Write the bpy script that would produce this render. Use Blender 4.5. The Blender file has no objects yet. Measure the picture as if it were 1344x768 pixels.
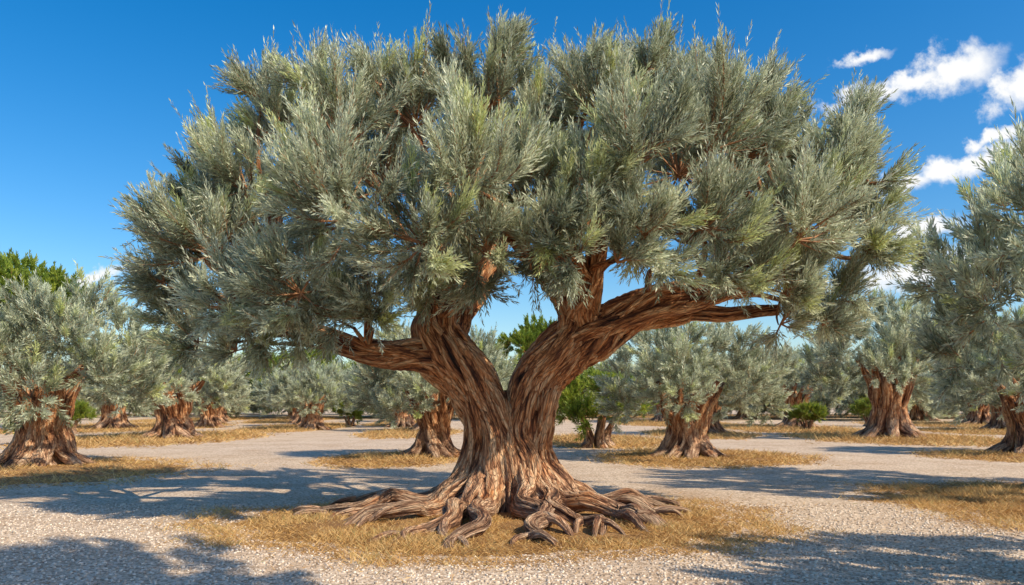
import bpy, math, numpy as np
from mathutils import Vector

# ------------------------------------------------------------------ image pixels to metres
CAM_H = 1.7
F = 1045.0
D0 = 12.7                      # distance of the big tree
def pixel_to_world(img_x, img_y, d):
    """image pixel coordinates at a chosen depth d -> metres"""
    return np.array([(img_x-672)/F*d, d, CAM_H+(530-img_y)/F*d])
S0 = D0/F
rng = np.random.default_rng(7)

def norm(v):
    return v/np.maximum(np.linalg.norm(v, axis=-1, keepdims=True), 1e-9)

def vnoise(p, seed=0):
    p = np.asarray(p, dtype=np.float64)
    i = np.floor(p).astype(np.int64); f = p-i; f = f*f*(3-2*f)
    def h(a, b, c):
        n = (a*374761393 + b*668265263 + c*1274126177 + seed*974634777) & 0xffffffff
        n = ((n ^ (n >> 13))*1274126177) & 0xffffffff
        n = (n ^ (n >> 16)) & 0xffffffff
        return n/4294967295.0
    x, y, z = i[..., 0], i[..., 1], i[..., 2]
    fx, fy, fz = f[..., 0], f[..., 1], f[..., 2]
    def l(a, b, t): return a+(b-a)*t
    c0 = l(l(h(x,y,z),h(x+1,y,z),fx), l(h(x,y+1,z),h(x+1,y+1,z),fx), fy)
    c1 = l(l(h(x,y,z+1),h(x+1,y,z+1),fx), l(h(x,y+1,z+1),h(x+1,y+1,z+1),fx), fy)
    return l(c0, c1, fz)

class MB:
    def __init__(s):
        s.v=[]; s.f=[]; s.n=0; s.mi=[]; s.a={}
    def add(s, v, f, mi=0, **attrs):
        s.v.append(v); s.f.append(f+s.n); s.n += len(v)
        s.mi.append(np.full(len(f), mi, dtype=np.int32))
        for k,(dom,dat) in attrs.items():
            s.a.setdefault(k,(dom,[]))[1].append(dat)
    def mesh(s, name, mats, smooth=False):
        v=np.concatenate(s.v).astype(np.float32); f=np.concatenate(s.f).astype(np.int32)
        me=bpy.data.meshes.new(name)
        me.vertices.add(len(v)); me.vertices.foreach_set('co', v.ravel())
        me.loops.add(f.size); me.loops.foreach_set('vertex_index', f.ravel())
        me.polygons.add(len(f))
        me.polygons.foreach_set('loop_start', np.arange(0,f.size,4,dtype=np.int32))
        for m in mats: me.materials.append(m)
        me.polygons.foreach_set('material_index', np.concatenate(s.mi))
        me.polygons.foreach_set('use_smooth', np.full(len(f), smooth))
        me.update(calc_edges=True)
        for k,(dom,dat) in s.a.items():
            d=np.concatenate(dat).astype(np.float32)
            if d.ndim==1:
                at=me.attributes.new(k,'FLOAT',dom); at.data.foreach_set('value', d)
            else:
                at=me.attributes.new(k,'FLOAT_VECTOR',dom); at.data.foreach_set('vector', d.ravel())
        return me

def link(o, parent=None):
    bpy.context.scene.collection.objects.link(o)
    if parent: o.parent=parent
    return o
def obj(name, me, parent=None, loc=None):
    o=bpy.data.objects.new(name, me); link(o,parent)
    if loc is not None: o.location=loc
    return o
def empty(name, loc=(0,0,0), rz=0, sc=(1,1,1)):
    o=bpy.data.objects.new(name,None); o.empty_display_size=.3
    link(o); o.location=loc; o.rotation_euler=(0,0,rz); o.scale=sc
    return o

# ------------------------------------------------------------------ materials
def newmat(name):
    m=bpy.data.materials.new(name); m.use_nodes=True
    nt=m.node_tree; nt.nodes.clear()
    return m, nt, nt.nodes, nt.links
def N(ns, t, **kw):
    n=ns.new(t)
    for k,v in kw.items(): setattr(n,k,v)
    return n
def ramp(ns, stops):
    r=ns.new('ShaderNodeValToRGB'); e=r.color_ramp.elements
    while len(e)<len(stops): e.new(.5)
    for i,(p,c) in enumerate(stops):
        e[i].position=p; e[i].color=(*c,1) if len(c)==3 else c
    return r

def leaf_mat(name, dark, light, fresh, trans=.3, rough=.5):
    m,nt,ns,L=newmat(name)
    a=N(ns,'ShaderNodeAttribute',attribute_name='tint')
    b=N(ns,'ShaderNodeAttribute',attribute_name='fresh')
    r=ramp(ns,[(0,dark),(.85,light)]); L.new(a.outputs['Fac'],r.inputs[0])
    mx=N(ns,'ShaderNodeMix',data_type='RGBA'); L.new(b.outputs['Fac'],mx.inputs[0])
    L.new(r.outputs[0],mx.inputs[6]); mx.inputs[7].default_value=(*fresh,1)
    p=N(ns,'ShaderNodeBsdfPrincipled'); L.new(mx.outputs[2],p.inputs['Base Color'])
    p.inputs['Roughness'].default_value=rough
    p.inputs['Specular IOR Level'].default_value=.5
    t=N(ns,'ShaderNodeBsdfTranslucent'); L.new(mx.outputs[2],t.inputs[0])
    ms=N(ns,'ShaderNodeMixShader'); ms.inputs[0].default_value=trans
    L.new(p.outputs[0],ms.inputs[1]); L.new(t.outputs[0],ms.inputs[2])
    o=N(ns,'ShaderNodeOutputMaterial'); L.new(ms.outputs[0],o.inputs[0])
    return m
M_OLIVE=leaf_mat('olive_leaf',(.16,.19,.105),(.80,.84,.60),(.68,.73,.28),.30,.42)
M_GREEN=leaf_mat('green_leaf',(.10,.16,.015),(.30,.40,.05),(.45,.50,.06),.38,.5)
def simple(name,col,rough=.8):
    m,nt,ns,L=newmat(name)
    p=N(ns,'ShaderNodeBsdfPrincipled'); p.inputs['Roughness'].default_value=rough
    tc=N(ns,'ShaderNodeTexCoord'); n=N(ns,'ShaderNodeTexNoise'); n.inputs['Scale'].default_value=9
    L.new(tc.outputs['Object'],n.inputs['Vector'])
    r=ramp(ns,[(.3,tuple(c*.6 for c in col)),(.7,tuple(c*1.3 for c in col))])
    L.new(n.outputs[0],r.inputs[0]); L.new(r.outputs[0],p.inputs['Base Color'])
    o=N(ns,'ShaderNodeOutputMaterial'); L.new(p.outputs[0],o.inputs[0])
    return m
M_TWIG=simple('twig',(.36,.17,.075))

def bark_mat():
    m,nt,ns,L=newmat('olive_bark')
    a=N(ns,'ShaderNodeAttribute',attribute_name='bark')
    cv=N(ns,'ShaderNodeAttribute',attribute_name='cav')
    geo=N(ns,'ShaderNodeNewGeometry')
    mp=N(ns,'ShaderNodeMapping'); mp.inputs['Scale'].default_value=(20,20,2.4)
    L.new(a.outputs['Vector'],mp.inputs[0])
    n1=N(ns,'ShaderNodeTexNoise'); n1.inputs['Scale'].default_value=1; n1.inputs['Detail'].default_value=8
    n1.inputs['Roughness'].default_value=.66; n1.inputs['Distortion'].default_value=.6
    L.new(mp.outputs[0],n1.inputs['Vector'])
    mp2=N(ns,'ShaderNodeMapping'); mp2.inputs['Scale'].default_value=(34,34,6)
    L.new(a.outputs['Vector'],mp2.inputs[0])
    v=N(ns,'ShaderNodeTexVoronoi',feature='DISTANCE_TO_EDGE'); v.inputs['Scale'].default_value=1
    L.new(mp2.outputs[0],v.inputs['Vector'])
    r1=ramp(ns,[(.38,(0,0,0)),(.60,(1,1,1))]); L.new(n1.outputs[0],r1.inputs[0])
    m1=N(ns,'ShaderNodeMath',operation='MULTIPLY'); m1.inputs[1].default_value=.42
    L.new(r1.outputs[0],m1.inputs[0])
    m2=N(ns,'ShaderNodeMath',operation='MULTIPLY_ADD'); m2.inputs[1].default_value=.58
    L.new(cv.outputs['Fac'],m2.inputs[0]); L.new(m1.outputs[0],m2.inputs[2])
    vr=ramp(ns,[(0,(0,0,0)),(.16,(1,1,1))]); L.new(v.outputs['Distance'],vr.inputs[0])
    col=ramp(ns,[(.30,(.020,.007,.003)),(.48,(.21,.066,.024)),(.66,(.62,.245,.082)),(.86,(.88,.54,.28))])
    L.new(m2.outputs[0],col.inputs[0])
    n3=N(ns,'ShaderNodeTexNoise'); n3.inputs['Scale'].default_value=2.2; n3.inputs['Detail'].default_value=4
    L.new(geo.outputs['Position'],n3.inputs['Vector'])
    sx=N(ns,'ShaderNodeSeparateXYZ'); L.new(geo.outputs['Position'],sx.inputs[0])
    mr=N(ns,'ShaderNodeMapRange'); mr.inputs[1].default_value=0; mr.inputs[2].default_value=1.1
    mr.inputs[3].default_value=.85; mr.inputs[4].default_value=.05
    L.new(sx.outputs['Z'],mr.inputs[0])
    mm=N(ns,'ShaderNodeMath',operation='MULTIPLY'); L.new(mr.outputs[0],mm.inputs[0])
    r3=ramp(ns,[(.25,(0,0,0)),(.5,(1,1,1))]); L.new(n3.outputs[0],r3.inputs[0]); L.new(r3.outputs[0],mm.inputs[1])
    grey=ramp(ns,[(.26,(.022,.012,.008)),(.48,(.24,.135,.08)),(.86,(.78,.57,.40))]); L.new(m2.outputs[0],grey.inputs[0])
    mx=N(ns,'ShaderNodeMix',data_type='RGBA'); L.new(mm.outputs[0],mx.inputs[0])
    L.new(col.outputs[0],mx.inputs[6]); L.new(grey.outputs[0],mx.inputs[7])
    mv=N(ns,'ShaderNodeMix',data_type='RGBA',blend_type='MULTIPLY'); mv.inputs[0].default_value=.45
    L.new(mx.outputs[2],mv.inputs[6]); L.new(vr.outputs[0],mv.inputs[7])
    p=N(ns,'ShaderNodeBsdfPrincipled'); p.inputs['Roughness'].default_value=.7
    p.inputs['Specular IOR Level'].default_value=.35
    L.new(mv.outputs[2],p.inputs['Base Color'])
    hb=N(ns,'ShaderNodeMath',operation='MULTIPLY_ADD'); hb.inputs[1].default_value=.25
    L.new(vr.outputs[0],hb.inputs[0]); L.new(n1.outputs[0],hb.inputs[2])
    bp=N(ns,'ShaderNodeBump'); bp.inputs['Strength'].default_value=1; bp.inputs['Distance'].default_value=.07
    L.new(hb.outputs[0],bp.inputs['Height']); L.new(bp.outputs[0],p.inputs['Normal'])
    o=N(ns,'ShaderNodeOutputMaterial'); L.new(p.outputs[0],o.inputs[0])
    return m
M_BARK=bark_mat()

def gravel_mat():
    m,nt,ns,L=newmat('gravel')
    geo=N(ns,'ShaderNodeNewGeometry')
    v=N(ns,'ShaderNodeTexVoronoi'); v.inputs['Scale'].default_value=30
    L.new(geo.outputs['Position'],v.inputs['Vector'])
    v2=N(ns,'ShaderNodeTexVoronoi'); v2.inputs['Scale'].default_value=75
    L.new(geo.outputs['Position'],v2.inputs['Vector'])
    sh=N(ns,'ShaderNodeSeparateColor'); L.new(v.outputs['Color'],sh.inputs[0])
    c1=ramp(ns,[(0,(.34,.245,.165)),(.25,(.62,.475,.345)),(.6,(.78,.63,.475)),(1,(.92,.79,.64))])
    L.new(sh.outputs[0],c1.inputs[0])
    dk=ramp(ns,[(0,(1,1,1)),(.45,(.85,.85,.85)),(.75,(.45,.42,.4))]); L.new(v.outputs['Distance'],dk.inputs[0])
    mu=N(ns,'ShaderNodeMix',data_type='RGBA',blend_type='MULTIPLY'); mu.inputs[0].default_value=.45
    L.new(c1.outputs[0],mu.inputs[6]); L.new(dk.outputs[0],mu.inputs[7])
    n=N(ns,'ShaderNodeTexNoise'); n.inputs['Scale'].default_value=.5; n.inputs['Detail'].default_value=6
    n.inputs['Roughness'].default_value=.65
    L.new(geo.outputs['Position'],n.inputs['Vector'])
    br=ramp(ns,[(.3,(.80,.69,.58)),(.5,(.97,.91,.84)),(.7,(1.05,1.01,.95))]); L.new(n.outputs[0],br.inputs[0])
    m3=N(ns,'ShaderNodeMix',data_type='RGBA',blend_type='MULTIPLY'); m3.inputs[0].default_value=1
    L.new(mu.outputs[2],m3.inputs[6]); L.new(br.outputs[0],m3.inputs[7])
    p=N(ns,'ShaderNodeBsdfPrincipled'); p.inputs['Roughness'].default_value=.9; p.inputs['Specular IOR Level'].default_value=.2
    L.new(m3.outputs[2],p.inputs['Base Color'])
    hs=N(ns,'ShaderNodeMath',operation='ADD'); L.new(v.outputs['Distance'],hs.inputs[0]); L.new(v2.outputs['Distance'],hs.inputs[1])
    bp=N(ns,'ShaderNodeBump',invert=True); bp.inputs['Strength'].default_value=.5; bp.inputs['Distance'].default_value=.012
    L.new(hs.outputs[0],bp.inputs['Height']); L.new(bp.outputs[0],p.inputs['Normal'])
    o=N(ns,'ShaderNodeOutputMaterial'); L.new(p.outputs[0],o.inputs[0])
    return m
M_GRAVEL=gravel_mat()
def tint_mat(name, stops, rough=.85, trans=0):
    m,nt,ns,L=newmat(name)
    a=N(ns,'ShaderNodeAttribute',attribute_name='tint')
    r=ramp(ns,stops); L.new(a.outputs['Fac'],r.inputs[0])
    p=N(ns,'ShaderNodeBsdfPrincipled'); p.inputs['Roughness'].default_value=rough
    L.new(r.outputs[0],p.inputs['Base Color'])
    o=N(ns,'ShaderNodeOutputMaterial')
    if trans:
        t=N(ns,'ShaderNodeBsdfTranslucent'); L.new(r.outputs[0],t.inputs[0])
        ms=N(ns,'ShaderNodeMixShader'); ms.inputs[0].default_value=trans
        L.new(p.outputs[0],ms.inputs[1]); L.new(t.outputs[0],ms.inputs[2]); L.new(ms.outputs[0],o.inputs[0])
    else: L.new(p.outputs[0],o.inputs[0])
    return m
M_PEB=tint_mat('pebble',[(0,(.30,.22,.15)),(.4,(.60,.47,.35)),(1,(.88,.76,.61))])
M_BLADE=tint_mat('straw_blade',[(0,(.24,.115,.032)),(.5,(.62,.36,.115)),(.9,(.86,.61,.27)),(1,(.30,.30,.08))],.7,.25)
def straw_mat():
    m,nt,ns,L=newmat('straw_ground')
    geo=N(ns,'ShaderNodeNewGeometry')
    n=N(ns,'ShaderNodeTexNoise'); n.inputs['Scale'].default_value=28; n.inputs['Detail'].default_value=6; n.inputs['Roughness'].default_value=.7
    L.new(geo.outputs['Position'],n.inputs['Vector'])
    r=ramp(ns,[(.3,(.16,.08,.025)),(.5,(.44,.235,.08)),(.7,(.66,.41,.16))]); L.new(n.outputs[0],r.inputs[0])
    n2=N(ns,'ShaderNodeTexNoise'); n2.inputs['Scale'].default_value=1.1; n2.inputs['Detail'].default_value=4
    L.new(geo.outputs['Position'],n2.inputs['Vector'])
    r2=ramp(ns,[(.35,(.52,.42,.36)),(.6,(1,1,1))]); L.new(n2.outputs[0],r2.inputs[0])
    mu=N(ns,'ShaderNodeMix',data_type='RGBA',blend_type='MULTIPLY'); mu.inputs[0].default_value=1
    L.new(r.outputs[0],mu.inputs[6]); L.new(r2.outputs[0],mu.inputs[7])
    p=N(ns,'ShaderNodeBsdfPrincipled'); p.inputs['Roughness'].default_value=.95
    L.new(mu.outputs[2],p.inputs['Base Color'])
    bp=N(ns,'ShaderNodeBump'); bp.inputs['Strength'].default_value=.9; bp.inputs['Distance'].default_value=.04
    L.new(n.outputs[0],bp.inputs['Height']); L.new(bp.outputs[0],p.inputs['Normal'])
    o=N(ns,'ShaderNodeOutputMaterial'); L.new(p.outputs[0],o.inputs[0])
    return m
M_STRAW=straw_mat()

# ------------------------------------------------------------------ tubes
def resample(P,R,step):
    P=np.asarray(P,float); R=np.asarray(R,float)
    Q=np.concatenate([P,R[:,None]],1)
    Qe=np.vstack([2*Q[0]-Q[1],Q,2*Q[-1]-Q[-2]])
    out=[]
    for i in range(len(Q)-1):
        p0,p1,p2,p3=Qe[i:i+4]
        n=max(2,int(np.linalg.norm(p2[:3]-p1[:3])/step))
        t=np.linspace(0,1,n,endpoint=False)[:,None]
        out.append(.5*((2*p1)+(-p0+p2)*t+(2*p0-5*p1+4*p2-p3)*t**2+(-p0+3*p1-3*p2+p3)*t**3))
    out.append(Q[-1][None]); out=np.vstack(out)
    return out[:,:3], np.maximum(out[:,3],.002)

def tube(mb,P,R,nang=40,step=.04,amp=.3,freq=3.2,g=1.1,twist=.6,seed=0,mi=0,wig=0):
    P,R=resample(P,R,step)
    n=len(P)
    T=norm(np.gradient(P,axis=0))
    s=np.concatenate([[0],np.cumsum(np.linalg.norm(np.diff(P,axis=0),axis=1))])
    if wig:
        for k in range(3):
            q=np.stack([s*2.2,np.full(n,k*9.1),np.full(n,seed*3.3)],1)
            P[:,k]+=(vnoise(q,seed)-.5)*wig*(1 if k<2 else .5)
        T=norm(np.gradient(P,axis=0))
    U=np.zeros_like(P); u=np.cross(T[0],[0.3,1,.1]); u/=np.linalg.norm(u)
    for i in range(n):
        u=u-T[i]*u.dot(T[i]); u/=np.linalg.norm(u); U[i]=u
    V=np.cross(T,U)
    th=np.arange(nang)/nang*2*np.pi
    tw=th[None]+twist*s[:,None]
    q=np.stack([np.cos(tw)*freq,np.sin(tw)*freq,np.broadcast_to((s*g)[:,None],tw.shape)],-1)+seed*7.31
    warp=(vnoise(q*.6+31,seed+5)-.5)*1.2
    q2=q.copy(); q2[...,0]+=warp; q2[...,1]-=warp
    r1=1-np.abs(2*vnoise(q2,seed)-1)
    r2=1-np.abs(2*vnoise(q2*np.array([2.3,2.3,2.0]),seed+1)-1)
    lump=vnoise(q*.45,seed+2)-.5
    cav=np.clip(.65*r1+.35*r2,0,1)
    rr=R[:,None]*(1+amp*(r1-.62)+amp*.45*(r2-.62)+lump*amp*1.1)
    X=P[:,None]+rr[...,None]*(np.cos(th)[None,:,None]*U[:,None]+np.sin(th)[None,:,None]*V[:,None])
    idx=np.arange(n*nang).reshape(n,nang); nx=np.roll(idx,-1,1)
    f=np.stack([idx[:-1],nx[:-1],nx[1:],idx[1:]],-1).reshape(-1,4)
    Rm=max(R.mean(),.05)
    bk=np.stack([np.cos(tw)*Rm,np.sin(tw)*Rm,np.broadcast_to(s[:,None],tw.shape)],-1)+seed*3.7
    mb.add(X.reshape(-1,3),f,mi,bark=('POINT',bk.reshape(-1,3)),cav=('POINT',cav.ravel()))

# ------------------------------------------------------------------ foliage
UP=np.array([0,0,1.])
def gen_crown(mb,lobes,cen,npl,nsp,nlf,ll,lw,sl,rng,twigs=True,upb=.3,outb=.6,fresh=.1,tw_r=.024,vary=(.72,1.15),hi=None):
    O=[];Dr=[];Ln=[];Ti=[];Fr=[]; tw=[]
    for (C,R) in lobes:
        C=np.array(C,float)
        out=norm(C-cen)
        n=max(4,int(npl*(R/1.3)**2))
        ub=upb if hi is None else (upb+.22 if C[2]>hi else upb)
        d=norm(norm(rng.normal(size=(n,3)))+out*outb+UP*ub)
        ln=(R-.5*sl)*rng.uniform(vary[0],vary[1],n)
        lt=rng.uniform(-.10,.10)
        side=norm(np.cross(d,rng.normal(size=(n,3))))*rng.uniform(0,.22,(n,1))
        pt=rng.normal(0,.13,n)+lt
        m=int(nsp)
        t=rng.uniform(0,1,(n,m))**.62*.85+.15
        t[:,0]=1.0
        def path(t): return C+d[:,None]*(ln[:,None]*t)[...,None]+(UP*.16)*(ln[:,None]*t**2)[...,None]+side[:,None]*(ln[:,None]*np.sin(t*2.6))[...,None]
        pos=path(t); tan=norm(path(t+.05)-pos)
        perp=norm(np.cross(tan,rng.normal(size=tan.shape)))
        be=rng.uniform(.28,.82,(n,m))*(1.2-.72*t); be[:,0]=.05
        sd=norm(tan*np.cos(be)[...,None]+perp*np.sin(be)[...,None]+UP*.18)
        L=sl*rng.uniform(.6,1.2,(n,m))*(1.2-.5*t); L[:,0]*=1.5
        O.append(pos.reshape(-1,3)); Dr.append(sd.reshape(-1,3)); Ln.append(L.ravel())
        Ti.append((.43+pt[:,None]+.45*(t-.65)+rng.normal(0,.10,(n,m))).ravel())
        Fr.append((np.clip((t-.6)*3,0,1)*(rng.uniform(0,1,(n,1))<fresh)*rng.uniform(.3,1,(n,1))).ravel())
        if twigs:
            for k in range(n):
                tt=np.array([0,.35,.7,1.]); 
                pp=C+d[k]*ln[k]*tt[:,None]+UP*.16*ln[k]*(tt**2)[:,None]+side[k]*ln[k]*np.sin(tt*2.6)[:,None]
                tw.append(pp)
    O=np.vstack(O);Dr=np.vstack(Dr);Ln=np.concatenate(Ln);Ti=np.concatenate(Ti);Fr=np.concatenate(Fr)
    n=len(O)
    A=norm(np.cross(Dr,rng.normal(size=Dr.shape))); B=np.cross(Dr,A)
    bend=rng.uniform(-.05,.22,n)
    k=np.arange(nlf); t=(k+.5)/nlf
    tt=np.clip(t[None]+rng.uniform(-.5,.5,(n,nlf))/nlf,0.02,1)
    phi=k[None]*2.399+rng.uniform(0,6.28,(n,1))+rng.normal(0,.3,(n,nlf))
    al=(.85-.52*tt)*rng.uniform(.75,1.2,(n,nlf))
    base=O[:,None]+Dr[:,None]*(Ln[:,None]*tt)[...,None]+UP*(bend[:,None]*Ln[:,None]*tt**2)[...,None]
    rad=A[:,None]*np.cos(phi)[...,None]+B[:,None]*np.sin(phi)[...,None]
    ld=norm(Dr[:,None]*np.cos(al)[...,None]+rad*np.sin(al)[...,None]+UP*.08)
    wd=norm(np.cross(ld,rad+rng.normal(0,.35,rad.shape)))
    l=ll*rng.uniform(.7,1.25,(n,nlf))*(1.05-.35*tt)
    w=lw*.5*rng.uniform(.8,1.2,(n,nlf))
    v0=base; v2=base+ld*l[...,None]
    mid=base+ld*(l*.45)[...,None]
    X=np.stack([v0,mid+wd*w[...,None],v2,mid-wd*w[...,None]],2).reshape(-1,3)
    f=np.arange(n*nlf*4).reshape(-1,4)
    ti=np.clip(Ti[:,None]+rng.normal(0,.15,(n,nlf)),0,1).ravel()
    fr=np.repeat(Fr,nlf)
    mb.add(X,f,0,tint=('FACE',ti),fresh=('FACE',fr))
    ww=norm(np.cross(Dr,rng.normal(size=Dr.shape)))*max(.005,lw*.2)
    e=O+Dr*Ln[:,None]+UP*(bend*Ln)[:,None]
    X=np.stack([O-ww,O+ww,e+ww*.3,e-ww*.3],1).reshape(-1,3)
    mb.add(X,np.arange(n*4).reshape(-1,4),1,tint=('FACE',np.zeros(n)),fresh=('FACE',np.zeros(n)))
    if twigs:
        for pp in tw:
            r=np.linspace(tw_r,.006,4)
            T=norm(np.gradient(pp,axis=0)); u=norm(np.cross(T,[.2,.9,.3])); v=np.cross(T,u)
            th=np.arange(4)/4*2*np.pi
            X=pp[:,None]+r[:,None,None]*(np.cos(th)[None,:,None]*u[:,None]+np.sin(th)[None,:,None]*v[:,None])
            idx=np.arange(16).reshape(4,4); nx=np.roll(idx,-1,1)
            f=np.stack([idx[:-1],nx[:-1],nx[1:],idx[1:]],-1).reshape(-1,4)
            mb.add(X.reshape(-1,3),f,1,tint=('FACE',np.zeros(len(f))),fresh=('FACE',np.zeros(len(f))))

# ------------------------------------------------------------------ MAIN TREE
base=np.array([0,D0,0.])
def C(px,py,dy=0):
    p=pixel_to_world(px,py,D0+dy); return p-base
mb=MB()
Lst=[(650,676,0,48),(645,640,0,37),(641,600,0,31),(641,550,0,31),(618,500,-.05,35),(587,455,-.1,33),(572,425,0,29),(582,380,.1,22),(560,300,0,13)]
Rst=[(686,676,0,48),(686,640,0,37),(689,600,0,31),(692,550,0,31),(703,505,0,35),(731,466,0,36),(758,430,0,31),(752,392,0,25),(738,345,.1,20),(730,270,.2,12)]
def stem(lst):
    P=np.array([C(a,b,c) for a,b,c,_ in lst]); R=np.array([r*S0 for *_,r in lst]); return P,R
rootL=[(-3.3,-.9,.23),(-2.2,-2.0,.19),(-1.35,-3.2,.23),(-.60,-3.7,.22),(-2.8,.5,.17),(-1.3,1.8,.2),(.1,2.2,.2)]
rootR=[(.50,-3.25,.23),(1.2,-2.75,.19),(2.05,-1.9,.23),(2.6,.35,.2),(2.6,-.65,.21),(1.3,1.8,.2)]
sd=1
# fused heartwood between the two stems
P,R=stem([(666,680,-.10,44),(664,640,-.12,36),(663,600,-.12,32),(664,560,-.07,30),(664,532,0,24),(664,514,.05,9)])
tube(mb,P,R,nang=96,step=.03,amp=.42,freq=3.0,g=.6,twist=.3,seed=91)
for k,(x0,x1,r,o1,o2) in enumerate([(646,650,15,-14,-34),(668,658,15,-12,-34),(690,678,14,14,36)]):
    P,R=stem([(x0-4,690,-.66,r*1.3),(x0,650,-.52,r*1.15),(x0+2,610,-.40,r),(x1,565,-.33,r*.95),(x1+o1,520,-.28,r*.85),(x1+o2,478,-.24,r*.4)])
    tube(mb,P,R,nang=40,step=.03,amp=.42,freq=1.8,g=.8,twist=.5,seed=95+k,wig=.10)
for lst,roots,tw in ((Lst,rootL,.9),(Rst,rootR,-.8)):
    P,R=stem(lst)
    tube(mb,P,R*.78,nang=96,step=.03,amp=.42,freq=3.0,g=.6,twist=tw*.5,seed=sd); sd+=1
    Pr,Rr=resample(P,R,.1)
    s=np.linspace(0,1,len(Pr))
    for (rx,ry,rr) in roots:
        c0=Pr[0]
        ang=math.atan2(ry-c0[1],rx-c0[0])
        pts=[];rad=[]
        tip=np.array([rx,ry]); b2=c0[:2]+np.array([math.cos(ang),math.sin(ang)])*R[0]*1.0
        side=np.array([-math.sin(ang),math.cos(ang)])
        ph=rng.uniform(0,6); wa=rng.uniform(.16,.28)
        for q,(z,rf) in enumerate([(-.03,.20),(.08,.36),(.13,.46),(.15,.55),(.19,.68)]):
            tq=q/5
            xy=tip*(1-tq)+b2*tq+side*(math.sin(q*2.1+ph)*wa*(1-.15*q))
            pts.append([*xy,z+rng.uniform(-.05,.12)*(q>0)]); rad.append(rr*rf)
        pts.append([*b2,.42]); rad.append(rr*.88)
        for j in range(4,len(Pr)-8,5):
            f=s[j]; a=ang+tw*2.4*f
            off=Rr[j]*.66*np.array([math.cos(a),math.sin(a)*1.0,0])
            if Pr[j][2]<.68: continue
            pts.append(Pr[j]+off); rad.append(Rr[j]*(.42 if f<.6 else .36))
        tube(mb,pts,rad,nang=48,step=.03,amp=.46,freq=2.0,g=.8,twist=.5*np.sign(tw),seed=sd,wig=.16); sd+=1
        for b in range(3):
            i0=[1,1,2][b]; p0=np.array(pts[i0]); sg=[-1,1,rng.choice([-1,1])][b]
            dv=(tip-b2); dv=dv/np.linalg.norm(dv); dv=dv*.9+side*sg*rng.uniform(.3,.7)
            Lr=rng.uniform(.4,.8)
            q=[p0-[0,0,.01],p0+np.array([*dv*Lr*.4,-.0]),p0+np.array([*dv*Lr*.75,-.03]),p0+np.array([*dv*Lr,-.12])]
            q[1][2]=max(q[1][2]-.02,.09); q[2][2]=.06; q[3][2]=-.03
            r0=rad[i0]*.72
            tube(mb,q,[r0,r0*.8,r0*.55,r0*.25],nang=20,step=.03,amp=.38,freq=1.6,g=1.5,seed=sd,wig=.2); sd+=1
def limb(lst,cords=4,tw=1.0):
    global sd
    P,R=stem(lst)
    tube(mb,P,R*.9,nang=64,step=.03,amp=.42,freq=2.4,g=.7,twist=.9,seed=sd,wig=.12); sd+=1
    Pr,Rr=resample(P,R,.12); T=norm(np.gradient(Pr,axis=0)); 
    for c in range(cords):
        a0=c/cords*6.28+.5; pts=[];rad=[]
        for j in range(0,len(Pr),3):
            u=norm(np.cross(T[j],[0,1,.01])); v=np.cross(T[j],u); a=a0+tw*j*.12
            pts.append(Pr[j]+(u*math.cos(a)+v*math.sin(a))*Rr[j]*.64); rad.append(Rr[j]*.43)
        tube(mb,pts,rad,nang=28,step=.03,amp=.42,freq=1.8,g=1,seed=sd,wig=.09); sd+=1
limb([(715,485,0,30),(762,450,-.1,30),(800,428,-.2,27),(850,400,-.3,23),(905,388,-.2,19),(955,376,0,15),(1040,350,.1,10),(1100,310,.1,6)])
limb([(622,510,0,28),(585,480,-.15,26),(545,466,-.25,20),(485,462,-.2,16),(420,440,0,12),(345,425,0,9),(270,380,.2,5)],3)
limb([(790,425,-.2,18),(850,415,.2,16),(910,410,.5,12),(960,412,.6,9),(1020,405,.7,7)],3)
limb([(757,440,0,26),(768,400,-.3,20),(778,365,-.6,15),(795,260,-1.0,10),(800,150,-.9,5)],3)
limb([(580,450,0,26),(600,410,.4,20),(640,360,.8,16),(670,260,1,10)],3)
limb([(738,385,0,18),(712,350,-.4,12),(650,290,-1.2,9),(620,230,-1.5,6)],2)
hubs=[(572,430,0),(485,460,-.3),(400,435,-.2),(345,425,0),(580,380,.1),(752,392,0),(738,345,.1),(778,365,-.6),(850,402,-.3),(905,390,-.2),(955,378,0),(1040,352,.1),(640,360,.8)]
H=np.array([C(*h) for h in hubs])
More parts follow.
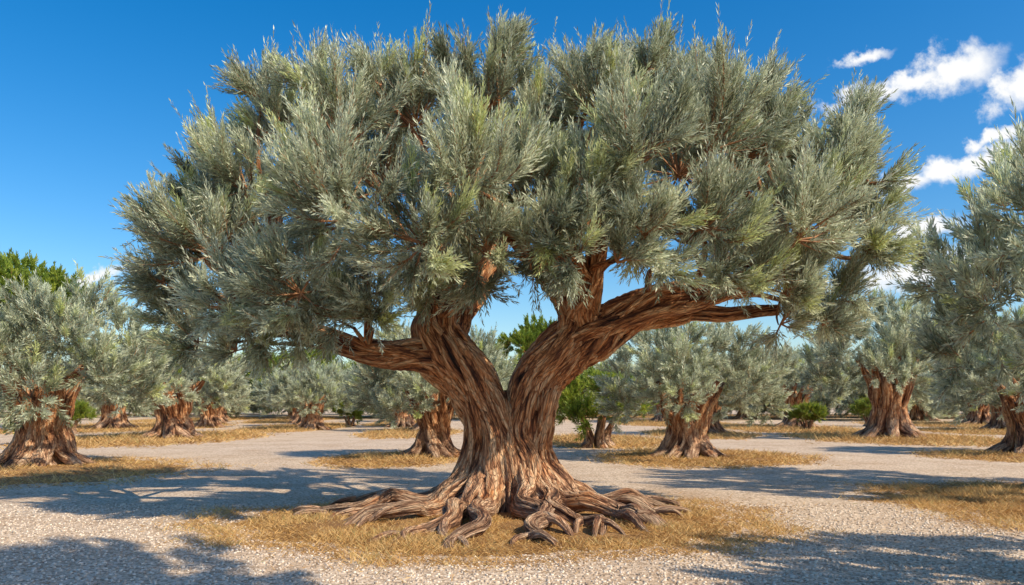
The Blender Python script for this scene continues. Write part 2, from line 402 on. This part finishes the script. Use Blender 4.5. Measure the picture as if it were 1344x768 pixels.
LB=[ # image pixel x, image pixel y, depth offset, radius
(285,335,0,95),(250,410,.6,66),(325,250,.6,92),(310,405,-1.0,82),(395,385,-1.6,95),(285,285,1.2,75),(440,418,-1.3,62),(350,440,-.6,52),(260,450,.4,50),(310,460,.2,44),(490,415,-1.3,50),(400,440,-.9,50),(222,300,.3,50),(215,370,.3,48),
(370,180,.7,76),(342,128,.6,46),(408,120,.3,48),(455,190,-.2,92),(500,112,.3,45),(545,165,.6,88),(455,290,-2.0,125),(555,320,-2.3,104),(500,385,-1.4,74),
(620,245,-2.2,112),(640,145,.6,80),(650,82,.3,48),(590,95,.5,40),(640,335,-1.7,76),(570,380,-1.2,58),(690,270,-1.0,98),(625,375,-1.2,40),
(705,195,.8,76),(785,155,.2,84),(775,92,.2,44),(850,90,.5,44),(830,220,-1.8,108),(765,270,-1.6,92),(850,150,1,80),(845,310,-1.7,80),
(695,340,-1.7,62),(750,335,-1.9,64),(810,345,-1.7,58),(870,350,-1.5,54),(720,300,-1.9,60),
(930,200,-.9,108),(985,205,.6,92),(1085,240,0,86),(1045,315,-1.0,102),(1110,310,.4,72),(1030,385,-.3,64),
(925,300,-1.5,90),(940,360,-1.1,54),(985,365,-1.0,56),(960,340,1.2,70),(1090,395,.4,62),(1080,425,.2,50),(1025,425,.3,48),(1140,330,.1,52),(1140,240,.1,50),(1000,140,.5,46),(1115,172,.2,50),(930,125,.4,46),
(500,250,2.4,140),(690,220,2.4,120),(890,230,2.4,135),(350,320,2.2,110),(1020,280,2.2,100),(600,350,2.0,70),(430,390,1.5,85),(900,320,1.2,65)]
lobes=[]
for (a,b,c,r) in LB:
    d=D0+c; lobes.append((C(a,b,c), r/F*d))
for (c,r) in lobes:
    i=np.argmin(np.linalg.norm(H-c,axis=1)+ (H[:,2]>c[2])*3); h=H[i]
    low=c[2]<3.2
    m1=h*.6+c*.4+rng.uniform(-.12,.12,3)+[0,.15,.10]; m2=h*.25+c*.75+rng.uniform(-.10,.10,3)+[0,.12,.05]
    k_=.6 if low else 1.
    tube(mb,[h,m1,m2,c],[.065*k_,.046*k_,.034*k_,.010],nang=12,step=.07,amp=.3,freq=1.5,seed=sd,wig=.12); sd+=1
tree=empty('ancient_olive_tree',tuple(base))
obj('trunk_roots_and_limbs',mb.mesh('olive_trunk',[M_BARK],True),tree)
fb=MB()
gen_crown(fb,lobes,np.array([0,0,3.2]),29,24,25,.135,.018,.60,np.random.default_rng(3),fresh=.24,upb=.12,outb=.5,vary=(.64,1.25),hi=3.9,tw_r=.018)
obj('foliage',fb.mesh('olive_foliage',[M_OLIVE,M_TWIG]),tree)

# ------------------------------------------------------------------ background olive prototypes
def proto(seed):
    r=np.random.default_rng(seed); t=MB()
    nc=9
    for c in range(nc):
        a=c/nc*6.28+r.uniform(-.2,.2); pts=[];rad=[]
        for z,q,rd in [(-.08,1.6,.07),(.06,1.15,.16),(.3,.72,.22),(.8,.48,.23),(1.15,.45,.21),(1.6,.58,.19),(2.1,.8,.13),(2.8,1.2,.07)]:
            aa=a+z*.35*(1 if seed%2 else -1)+r.uniform(-.06,.06)
            pts.append([math.cos(aa)*q,math.sin(aa)*q,z]); rad.append(rd*r.uniform(.85,1.15))
        tube(t,pts,rad,nang=20,step=.08,amp=.42,freq=1.8,g=1,seed=seed*50+c,wig=.1)
    tube(t,[[0,0,-.1],[0,0,.7],[0,0,1.4],[0,0,2.2]],[.7,.45,.42,.2],nang=32,step=.1,amp=.4,freq=3,g=.6,seed=seed*50+30)
    tm=t.mesh('olive_trunk_small',[M_BARK],True)
    lb=[]
    for i in range(28):
        a=i*2.4+r.uniform(-.3,.3); h=(i+.5)/28
        rr=2.5*math.sqrt(max(0,1-(h*1.0-.28)**2/.62)) if h<.98 else .3
        lb.append((np.array([math.cos(a)*rr,math.sin(a)*rr,1.75+h*2.45])+r.normal(0,.10,3), r.uniform(.8,1.15)))
    for i in range(5): lb.append((np.array([*r.normal(0,.8,2),r.uniform(2.3,3.6)]),1.15))
    f=MB()
    gen_crown(f,lb,np.array([0,0,2.2]),25,11,15,.18,.027,.40,r,twigs=False,upb=.25,fresh=.2)
    return tm,f.mesh('olive_foliage_small',[M_OLIVE,M_TWIG])
PR=[proto(s) for s in (11,12,13)]
def olive(x,y,sc=1.,v=0,rz=0,zs=1.):
    e=empty('olive_tree',(x,y,0),rz,(sc,sc,sc*zs))
    obj('trunk',PR[v][0],e); obj('foliage',PR[v][1],e); return e
olive(-12.9,21.9,.98,0,.3)
olive(-16.6,39,1.15,1,2,.88)
olive(5.5,25,.92,2,1.1,.92)
olive(18.7,39.5,1.22,0,2.2,1.15)
olive(-2.5,25.5,.82,1,4.)
olive(11.5,15.0,1.08,2,3,1.3)
olive(8.3,5.6,.9,0,5,1.15)  # out of frame; added and stretched for its shadow on the right foreground
olive(17.5,27,.92,1,1)
olive(20,56,1.1,2,.4); olive(-27,54,1.1,0,1); olive(-5,49,1.0,2,2.5); olive(13.8,72,1.1,1,3)
olive(37.5,64,1.1,0,4); olive(41,80,1.2,1,5); olive(26,88,1.2,2,1); olive(31,50,1.1,1,.7)
for i,(d,v) in enumerate([(52,0),(61,1),(70,2),(80,0),(91,1)]):
    olive(-.325*d+3.9+.2*i,d,.86,v,i*1.3,.95)
    olive(-.325*d-4.8-.1*i,d+5,.86,(v+1)%3,i*2.1,.95)
olive(-8,58,.9,0,2); olive(-11,76,.9,1,2)
olive(10.8,44,.9,1,2.9); olive(-33,44,1.2,2,.2)
gr=empty('distant_olive_grove')
rg=np.random.default_rng(5)
for i in range(76):
    d=rg.uniform(78,130); b=(i+rg.uniform(0,1))/76*1.6-.8
    if abs(b+.325)<.035: d=rg.uniform(125,140)
    o=obj('grove_crown',PR[i%3][1],gr); o.location=(b*d,d,rg.uniform(-1.7,-1.2)); o.rotation_euler=(0,0,rg.uniform(0,6)); s=rg.uniform(1.2,1.6); o.scale=(s*1.2,s,s)

# green shrubs and pines
def green_proto(seed,pine):
    r=np.random.default_rng(seed); f=MB(); lb=[]
    if pine:
        for i in range(20):
            a=i*2.4; q=r.uniform(.1,1)*2.5
            lb.append((np.array([math.cos(a)*q,math.sin(a)*q,5.6+2.2*r.uniform(0,1)*(1-(q/2.9)**2)]),r.uniform(.9,1.4)))
        gen_crown(f,lb,np.array([0,0,5.]),24,10,12,.24,.06,.32,r,twigs=False,fresh=.4)
    else:
        for i in range(14):
            a=i*2.4; q=r.uniform(.2,1)*1.2
            lb.append((np.array([math.cos(a)*q,math.sin(a)*q,.7+1.0*r.uniform(0,1)]),r.uniform(.5,.8)))
        gen_crown(f,lb,np.array([0,0,.3]),70,9,12,.15,.028,.4,r,twigs=False,fresh=.5)
    return f.mesh('green_foliage',[M_GREEN,M_TWIG])
GP=green_proto(21,True); GS=green_proto(22,False)
pt=MB()
tube(pt,[[0,0,-.1],[.1,0,2],[-.1,.1,4.2],[0,0,6.6]],[.4,.28,.22,.1],nang=18,step=.15,amp=.25,seed=400)
for i in range(7):
    a=i*2.4; tube(pt,[[0,0,4.3],[math.cos(a)*.9,math.sin(a)*.9,5.4],[math.cos(a)*1.9,math.sin(a)*1.9,6.4]],[.13,.09,.03],nang=10,step=.15,seed=401+i)
PT=pt.mesh('pine_trunk',[M_BARK],True)
def pine(x,y,s,rz,zs=1):
    e=empty('pine_tree',(x,y,0),rz,(s,s,s*zs)); obj('trunk',PT,e); obj('foliage',GP,e)
pine(-32.0,52,1.32,0); pine(-34.5,56,1.4,2); pine(2.6,78,1.2,1); pine(5.5,86,1.15,4)
pine(52,88,1.4,0); pine(47,92,1.2,3)
pine(5.6,-.5,1.2,1,1.45)  # unseen tall pine beside the camera, put in to shade the left foreground
gm=empty('distant_green_trees')
for i in range(26):
    d=rg.uniform(92,125); b=rg.uniform(-.33,-.06) if i<13 else rg.uniform(-.75,.75)
    if abs(b+.325)<.02: d=128
    o=obj('green_crown',GS,gm); s=rg.uniform(2.8,4.1); o.location=(b*d,d,-.4); o.scale=(s,s,s*1.1); o.rotation_euler=(0,0,rg.uniform(0,6))
def shrub(x,y,s,rz):
    e=empty('green_shrub',(x,y,-.05),rz,(s,s,s)); obj('foliage',GS,e)
    t=MB()
    for k in range(5):
        a=k*1.26; tube(t,[[math.cos(a)*.5,math.sin(a)*.5,-.05],[math.cos(a)*.25,math.sin(a)*.25,.25],[math.cos(a)*.5,math.sin(a)*.5,.9]],[.12,.13,.05],nang=10,step=.1,seed=500+k)
    obj('stems',t.mesh('shrub_stems',[M_BARK],True),e)
shrub(3.3,31,1.4,0); shrub(-20,33,.6,1); shrub(-12.2,60,.9,2); shrub(18.5,50,.8,3); shrub(-9,70,1,3); shrub(27,60,1.,3); shrub(-25,45,.9,1); shrub(30,42,.8,2)

# ------------------------------------------------------------------ ground
g=MB()
X=np.linspace(-900,900,19); Y=np.linspace(-300,1500,19)
gx,gy=np.meshgrid(X,Y,indexing='ij'); v=np.stack([gx,gy,0*gx],-1).reshape(-1,3)
idx=np.arange(361).reshape(19,19)
g.add(v,np.stack([idx[:-1,:-1],idx[1:,:-1],idx[1:,1:],idx[:-1,1:]],-1).reshape(-1,4))
obj('gravel_ground',g.mesh('gravel_ground',[M_GRAVEL]))

patches=[(-.30,11.3,4.35,3.35),(-12.6,20,4.9,5.2),(5.8,24.8,3.5,4.4),(10.2,13.2,3.9,3.6),(16.6,25.5,3.4,3.4),(18.8,39,4.8,7.5),
(-17.4,39,5.0,9),(-3.7,24,2.2,3.4),(4,36.5,2.9,6.5),(18.5,54,4.5,9),(-6,47,2.6,8),(-14.8,57,3,11),(-28,58,7,12),(36,64,7,9),(13.5,70,5,11),
(10.5,44,3.0,6),(29,48,4,6),(-22.5,82,3.5,12),(-33,84,5,14),(-9,68,3,9),(60,110,45,28),(-85,115,45,28),(10,115,30,25)]
def patch_r(th,sd):
    q=np.stack([np.cos(th)*1.3,np.sin(th)*1.3,0*th],-1)
    return .86+.3*(vnoise(q+5,sd)-.5)+.16*(vnoise(q*4+5,sd+1)-.5)+.10*(vnoise(q*12+5,sd+2)-.5)
for k,(cx,cy,rx,ry) in enumerate(patches):
    pm=MB(); na=144; nr=20
    th=np.arange(na)/na*2*np.pi; er=patch_r(th,k)
    rr=(np.linspace(0.001,1,nr)[:,None])*er[None]
    hx=np.cos(th)*rr*rx; hy=np.sin(th)*rr*ry
    tz=np.linspace(0,1,nr)[:,None]
    hz=-.015+.075*(1-tz**3)+(vnoise(np.stack([hx*2.5,hy*2.5,0*hx],-1),k)-.5)*.05*(1-tz**4)
    idx=np.arange(na*nr).reshape(nr,na); nx=np.roll(idx,-1,1)
    pm.add(np.stack([hx,hy,hz],-1).reshape(-1,3),np.stack([idx[:-1],idx[1:],nx[1:],nx[:-1]],-1).reshape(-1,4))
    e=empty('dry_grass_patch',(cx,cy,0))
    obj('straw_mat',pm.mesh('straw_mat',[M_STRAW],True),e)
    area=math.pi*rx*ry
    near=cy<16; sz=1 if near else min(3,cy/13)
    n=int(area*(1300 if near else 800/sz**1.8)); n=min(n,64000 if near else 12000)
    th=rng.uniform(0,6.283,n); q=np.sqrt(rng.uniform(0,1,n))*1.10; q=np.where(q>.95,q+rng.exponential(.06,n),q)
    er=patch_r(th,k); x=np.cos(th)*er*q*rx; y=np.sin(th)*er*q*ry
    clump=vnoise(np.stack([x*1.6,y*1.6,0*x],-1),k+70)
    z=np.where(q<1,.045*(1-np.clip(q,0,1)**3),0)
    L=(.04+.07*rng.uniform(0,1,n))*(0.5+clump*1.1)*sz
    if k==0: L*=np.clip(.45+.28*np.hypot(x,y-1.3)/1.5,.5,1)
    if k==3: L*=1.5
    a=rng.uniform(0,6.283,n); el=rng.uniform(.05,.9,n)*(.5+.7*clump)
    dv=np.stack([np.cos(a)*np.cos(el),np.sin(a)*np.cos(el),np.sin(el)],-1)
    w=norm(np.cross(dv,rng.normal(size=dv.shape)))*(.0045*sz)
    p=np.stack([x,y,z],-1)
    Xv=np.stack([p-w,p+w,p+dv*L[:,None]+w*.3,p+dv*L[:,None]-w*.3],1).reshape(-1,3)
    bm=MB(); bm.add(Xv,np.arange(n*4).reshape(-1,4),0,tint=('FACE',np.clip(rng.normal(.5,.22,n)+(clump-.5)*.5,0,.97)))
    obj('blades',bm.mesh('grass_blades',[M_BLADE]),e)

# loose pebbles
n=36000
y=rng.uniform(0,1,n)**1.3*8+5.5; x=rng.uniform(-1,1,n)*(.70*y+1)
s=rng.uniform(.006,.016,n)
cub=np.array([[-1,-1,-1],[1,-1,-1],[1,1,-1],[-1,1,-1],[-.7,-.7,1],[.7,-.7,1],[.7,.7,1],[-.7,.7,1]],float)
cf=np.array([[0,3,2,1],[4,5,6,7],[0,1,5,4],[1,2,6,5],[2,3,7,6],[3,0,4,7]])
a=rng.uniform(0,6.28,n); jit=rng.uniform(.6,1.25,(n,8,3))
V=cub[None]*jit*s[:,None,None]*np.array([1.2,.9,.6]); ca,sa=np.cos(a)[:,None],np.sin(a)[:,None]
V=np.stack([V[...,0]*ca-V[...,1]*sa,V[...,0]*sa+V[...,1]*ca,V[...,2]],-1)+np.stack([x,y,s*.3],-1)[:,None]
pb=MB(); pb.add(V.reshape(-1,3),(cf[None]+8*np.arange(n)[:,None,None]).reshape(-1,4),0,tint=('FACE',np.repeat(rng.uniform(0,1,n),6)))
obj('loose_gravel',pb.mesh('loose_gravel',[M_PEB],True))

# ------------------------------------------------------------------ sun + sky
Sd=Vector((.62,-.38,.66)).normalized()
el=math.asin(Sd.z); az=math.atan2(Sd.x,Sd.y)
sun=bpy.data.lights.new('sun','SUN'); sun.energy=5.0; sun.angle=math.radians(.5); sun.color=(1,.89,.71)
so=bpy.data.objects.new('sun',sun); link(so); so.rotation_euler=Sd.to_track_quat('Z','Y').to_euler(); so.location=(20,-5,20)
w=bpy.data.worlds.new('World'); bpy.context.scene.world=w; w.use_nodes=True
nt=w.node_tree; ns=nt.nodes; ns.clear(); L=nt.links
sky=N(ns,'ShaderNodeTexSky',sky_type='NISHITA'); sky.sun_disc=False; sky.sun_elevation=el; sky.sun_rotation=az
sky.altitude=100; sky.air_density=1.0; sky.dust_density=1.0; sky.ozone_density=2.4
hs=N(ns,'ShaderNodeHueSaturation'); hs.inputs['Saturation'].default_value=1.48; hs.inputs['Value'].default_value=1.15
L.new(sky.outputs[0],hs.inputs['Color'])
tc=N(ns,'ShaderNodeTexCoord'); sp=N(ns,'ShaderNodeSeparateXYZ'); L.new(tc.outputs['Generated'],sp.inputs[0])
def M(op,a,b=None,c=None):
    n=N(ns,'ShaderNodeMath',operation=op)
    for i,q in enumerate((a,b,c)):
        if q is None: continue
        if isinstance(q,(int,float)): n.inputs[i].default_value=q
        else: L.new(q,n.inputs[i])
    return n.outputs[0]
def VM(op,a,b=None,c=None):
    n=N(ns,'ShaderNodeVectorMath',operation=op)
    for i,q in enumerate((a,b,c)):
        if q is None: continue
        if isinstance(q,tuple): n.inputs[i].default_value=q
        else: L.new(q,n.inputs[i])
    return n
yy=M('MAXIMUM',sp.outputs['Y'],.05)
uu=M('DIVIDE',sp.outputs['X'],yy); vv=M('DIVIDE',sp.outputs['Z'],yy)
cb=N(ns,'ShaderNodeCombineXYZ'); L.new(uu,cb.inputs[0]); L.new(vv,cb.inputs[1])
nz=N(ns,'ShaderNodeTexNoise'); nz.inputs['Scale'].default_value=22; nz.inputs['Detail'].default_value=7; nz.inputs['Roughness'].default_value=.62
L.new(cb.outputs[0],nz.inputs['Vector'])
off=VM('MULTIPLY_ADD',nz.outputs['Color'],(.08,.05,0),(-.04,-.025,0))
uv=VM('ADD',cb.outputs[0],off.outputs[0])
rot=N(ns,'ShaderNodeVectorRotate',rotation_type='Z_AXIS'); TA=-.25; rot.inputs['Angle'].default_value=TA; L.new(uv.outputs[0],rot.inputs['Vector'])
clouds=[(1135,72,30,8),(1140,122,58,10),(1205,102,36,12),(1258,90,50,26),(1335,113,46,26),(1310,180,34,9),(1285,213,68,14),(1192,243,34,11),(1215,303,48,11),(1225,350,95,18),(112,368,46,9),(1500,140,90,25),(-150,300,80,14)]
cur=None
for (a,b,rx,ry) in clouds:
    cu,cvv=(a-672)/F,(530-b)/F
    ru,rv=cu*math.cos(TA)-cvv*math.sin(TA),cu*math.sin(TA)+cvv*math.cos(TA)
    kx,ky=F/rx/1.5,F/ry/1.5
    m_=VM('MULTIPLY_ADD',rot.outputs[0],(kx,ky,0),(-ru*kx,-rv*ky,0))
    ln=VM('LENGTH',m_.outputs[0]).outputs['Value']
    cur=ln if cur is None else M('MINIMUM',cur,ln)
dn=M('MULTIPLY_ADD',nz.outputs[0],2.0,M('SUBTRACT',.05,cur))
mr=N(ns,'ShaderNodeMapRange',interpolation_type='SMOOTHSTEP'); mr.inputs[1].default_value=.0; mr.inputs[2].default_value=.8
L.new(dn,mr.inputs[0])
fac=M('MULTIPLY',mr.outputs[0],M('GREATER_THAN',sp.outputs['Y'],.06))
mx=N(ns,'ShaderNodeMix',data_type='RGBA'); L.new(fac,mx.inputs[0]); L.new(hs.outputs[0],mx.inputs[6]); mx.inputs[7].default_value=(6.7,6.75,6.8,1)
bg=N(ns,'ShaderNodeBackground'); bg.inputs[1].default_value=.15; L.new(mx.outputs[2],bg.inputs[0])
o=N(ns,'ShaderNodeOutputWorld'); L.new(bg.outputs[0],o.inputs[0])

# ------------------------------------------------------------------ camera
cam=bpy.data.cameras.new('camera'); co=bpy.data.objects.new('camera',cam); link(co)
co.location=(0,0,CAM_H); co.rotation_euler=(math.radians(90),0,0)
cam.lens=F/1344*36; cam.sensor_width=36; cam.shift_y=146/1344; cam.clip_end=3000
sc=bpy.context.scene; sc.camera=co
sc.view_settings.view_transform='Standard'; sc.view_settings.look='None'; sc.view_settings.exposure=0
